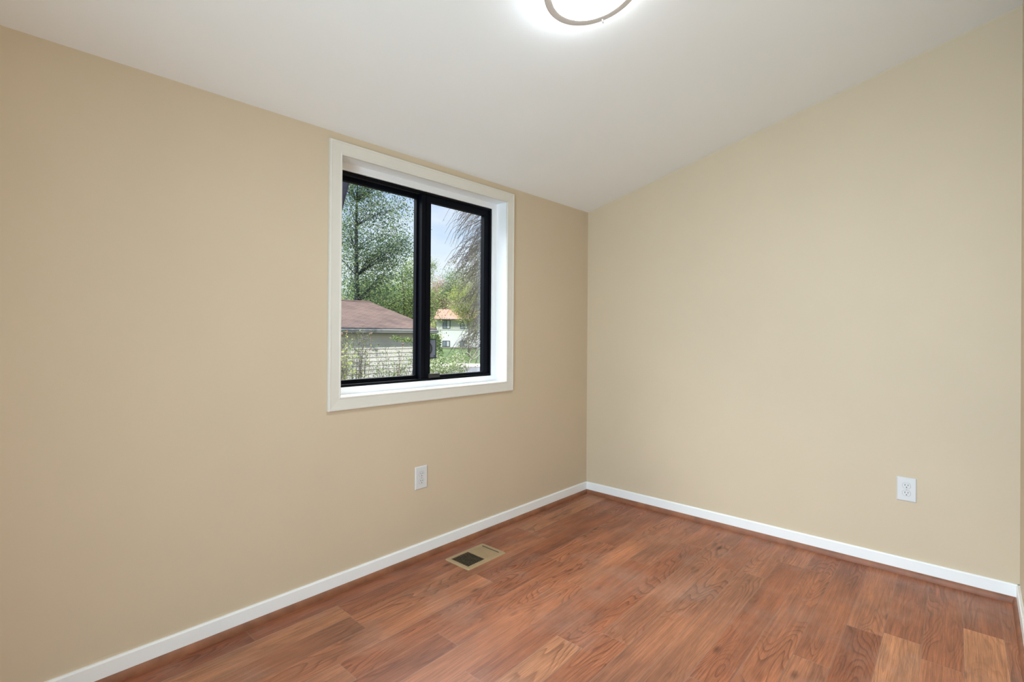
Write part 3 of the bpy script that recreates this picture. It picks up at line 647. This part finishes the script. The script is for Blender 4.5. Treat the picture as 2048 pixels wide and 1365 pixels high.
# drooping tree at the right edge: long hanging twigs
dr = empty('drooping_tree', gp_at(1010, 17)); tag(dr, 'grey-twigged tree with long drooping branches at the right edge of the window', 'tree')
b0 = Vector(gp_at(1010, 17)); rn = random.Random(9); tb = MB(); tb.tube([(0, 0, 0), (.05, 0, 2), (0, .05, 4.5), (.05, 0, 7.5)], [.16, .13, .1, .03], 8)
ndl = []
R2 = Vector((rr.x, rr.y, 0)); F2 = Vector((fw.x, fw.y, 0))
def local(u, v, zf): return px(u, v, zf) - b0
for i in range(120):
    v0 = rn.uniform(330, 655); zf = 17 + rn.gauss(0, .8); low = v0 > 470
    s0 = Vector((0, 0, local(1010, v0, 17).z)); u1 = rn.choice((rn.uniform(912, 935), rn.uniform(930, 960), rn.uniform(945, 990))) + (14 if v0 > 560 else 0)
    e = local(u1, v0 + rn.uniform(10, 75), zf); m0 = s0.lerp(e, .5) + Vector((0, 0, rn.uniform(.15, .4)))
    pts = [s0, s0.lerp(m0, .5) + Vector((0, 0, .1)), m0, m0.lerp(e, .55) + Vector((0, 0, .12)), e]; tb.tube(pts, [.022, .017, .013, .009, .005], 4)
    for k in range(15):
        q = rn.random(); a = (pts[2].lerp(pts[3], q * 2) if q < .5 else pts[3].lerp(pts[4], q * 2 - 1)) if k > 5 else pts[1].lerp(pts[2], q); L_ = rn.uniform(.25, .8)
        if v0 < 430 and k % 3: continue
        side = R2 * (-rn.uniform(.3, 1.0) * L_) + F2 * rn.gauss(0, .25) * L_
        t1 = a + side * .6 + Vector((0, 0, -L_ * .25)); t2 = a + side + Vector((0, 0, -L_ * .85))
        tb.tube([a, a.lerp(t1, .5) + Vector((0, 0, .04)), t1, t2], [.0075, .007, .006, .003], 3)
        if low or rn.random() < .12:
            for _ in range(11 if low else 5): ndl.append(a.lerp(t2, rn.random()) + Vector((rn.gauss(0, .05), rn.gauss(0, .05), rn.gauss(0, .05))))
tb.build('branches', M['twigbark'], dr, smooth=True)
leaves_mesh('foliage', ndl, .06, Lneed, dr, rn, 'leaf', droop=.6)

# shrubs near the window: bare stems with sparse leaves
def shrub(name, u0, u1, vtop, zf, nst, nleaf, ls, lm, label, bark, seed, group=None, cat='shrub', blossoms=0, rad=.006, vl=None, depth=.5, height_pow=1):
    rn = random.Random(seed); uc = (u0 + u1) / 2; base = gp_at(uc, zf); root = empty(name, base); tag(root, label, cat, group)
    b0 = Vector(base); tb = MB(); sp = []; w_ = (u1 - u0) / 1019.33 * zf; r2 = Vector((rr.x, rr.y, 0)); f2 = Vector((fw.x, fw.y, 0))
    for i in range(nst):
        s0 = r2 * rn.uniform(-.2, .2) * w_ * .4 + f2 * rn.uniform(-.1, .1)
        u = rn.uniform(u0, u1); v = vtop + abs(rn.gauss(0, 1)) ** height_pow * 34
        e = px(u, min(v, 740), zf + rn.uniform(-1, 1) * depth) - b0
        m0 = s0.lerp(e, .5) + r2 * rn.gauss(0, .05) * w_; pts = [s0, m0, m0.lerp(e, .5) + r2 * rn.gauss(0, .02) * w_, e]
        tb.tube(pts, [rad * 1.6, rad * 1.1, rad * .8, rad * .35], 5)
        for q in (.35, .5, .62, .75, .88, .97):
            for _ in range(2):
                a = m0.lerp(e, q) if q > .4 else s0.lerp(m0, .8); L_ = rn.uniform(.08, .28)
                d = (r2 * rn.gauss(0, 1) + f2 * rn.gauss(0, .7) + Vector((0, 0, abs(rn.gauss(.6, .5))))).normalized() * L_
                tb.tube([a, a + d * .5 + Vector((0, 0, .01)), a + d], [rad * .45, rad * .35, rad * .15], 3); sp += [a + d, a + d * .6]
    tb.build('stems', bark, root, smooth=True)
    P = [rn.choice(sp) + Vector((rn.gauss(0, .03), rn.gauss(0, .03), rn.gauss(0, .03))) for _ in range(nleaf)]
    if P: leaves_mesh('foliage', P, ls, lm, root, rn)
    if blossoms: leaves_mesh('blossom', [rn.choice(sp) + Vector((rn.gauss(0, .03), rn.gauss(0, .03), rn.gauss(.02, .03))) for _ in range(blossoms)], ls * .8, Lwhite, root, rn)
    return root, b0
sh, b0 = shrub('bare_shrub', 672, 738, 668, 8.5, 30, 1100, .030, Lmid, 'bare-stemmed shrub with small green leaves and dried flower heads below the gutter', M['bark'], 101)
rn = random.Random(77)
for (u, v, s) in ((683, 669, .034), (693, 664, .026), (742, 668, .030), (806, 689, .02)):
    c0 = px(u, v, 8.5) - b0; d_ = MB()
    for _ in range(90):
        a = Vector((rn.gauss(0, 1), rn.gauss(0, 1), rn.gauss(0, .8))).normalized(); p = c0 + a * s * rn.uniform(.6, 1); t = a.orthogonal().normalized() * s * .32; b2 = a.cross(t)
        d_.add([p - t - b2 * .6, p + t - b2 * .6, p + t + b2 * .6, p - t + b2 * .6], [(0, 1, 2, 3)])
    d_.tube([c0, (c0 + Vector((0, 0, -1.2))) * .75], [.004, .006], 4); d_.build('dried_flower_head', M['flower'], sh)
shrub('yellow_green_shrub', 668, 697, 700, 7.5, 14, 800, .034, Lyel, 'yellow-green leafy shrub at the lower left corner of the window', M['bark'], 103)
shrub('leafy_shrub', 742, 838, 690, 10, 32, 1300, .034, Lmid, 'sparse green shrub in front of the sunlit siding, right of the bare one', M['bark'], 105, height_pow=.8)
# arching twig with a leaf cluster under the eave
tw = empty('twig_shrub', gp_at(845, 11.8)); tag(tw, 'arching green-leaved branch across the wall under the gutter end', 'shrub'); b0 = Vector(gp_at(845, 11.8))
tb = MB(); P_ = [Vector((0, 0, 0))] + [px(u, v, 11.8) - b0 for u, v in ((850, 740), (842, 700), (826, 684), (806, 678), (786, 677))]; tb.tube(P_, [.012, .010, .007, .005, .004, .002], 5); tb.build('stems', M['bark'], tw, smooth=True)
leaves_mesh('foliage', [P_[3].lerp(P_[5], rn.random()) + Vector((rn.gauss(0, .05), rn.gauss(0, .05), rn.gauss(.01, .035))) for _ in range(240)] + [P_[1].lerp(P_[3], rn.random()) + Vector((rn.gauss(0, .06), rn.gauss(0, .06), rn.gauss(0, .06))) for _ in range(120)], .045, Lmid, tw, rn)
# ivy-like hedge column by the garage corner
hg = empty('hedge', gp_at(868, 15.5)); tag(hg, 'dark green rounded hedge at the garage corner, behind the window sticker', 'hedge'); b0 = Vector(gp_at(868, 15.5))
P = []; cB = b0 * 0
for _ in range(3200):
    th, ph = rn.uniform(0, 2 * pi), rn.uniform(0, 1); z_ = ph * 2.55; R_ = .24 * sqrt(max(.02, 1 - (max(0, z_ - 1.6) / .98) ** 2)) + .03; R_ *= rn.uniform(.75, 1.08)
    P.append(Vector((R_ * cos(th), R_ * sin(th), z_)))
leaves_mesh('foliage', P, .065, Ldark, hg, rn); MB().tube([(0, 0, 0), (0, 0, 1.2), (.02, 0, 2.3)], [.06, .04, .01], 6).build('stems', M['bark'], hg)
shrub('flowering_shrub', 858, 930, 703, 14, 38, 4200, .045, Lmid, 'pale green shrub with white blossoms at the bottom of the right pane', M['palebark'], 111, blossoms=1500, depth=.8, height_pow=.7)
bs = empty('bare_sapling', gp_at(948, 12)); tag(bs, 'pale bare forked sapling in front of the lawn', 'sapling'); b0 = Vector(gp_at(948, 12)); tb = MB()
for path in ([(930, 760), (934, 742), (940, 722), (955, 700), (957, 688)], [(934, 742), (930, 728), (926, 716)], [(940, 722), (952, 716), (962, 706)], [(926, 760), (927, 738), (928, 722)], [(944, 717), (938, 708), (932, 704)], [(955, 700), (962, 694), (966, 690)]):
    pts = [px(u, v, 12) - b0 for u, v in path]
    if path[0][1] == 760: pts = [Vector((pts[0].x * .6, pts[0].y * .6, 0))] + pts
    tb.tube(pts, [.014 * (1 - .75 * i / (len(pts) - 1)) for i in range(len(pts))], 5)
tb.build('stems', M['palebark'], bs, smooth=True)
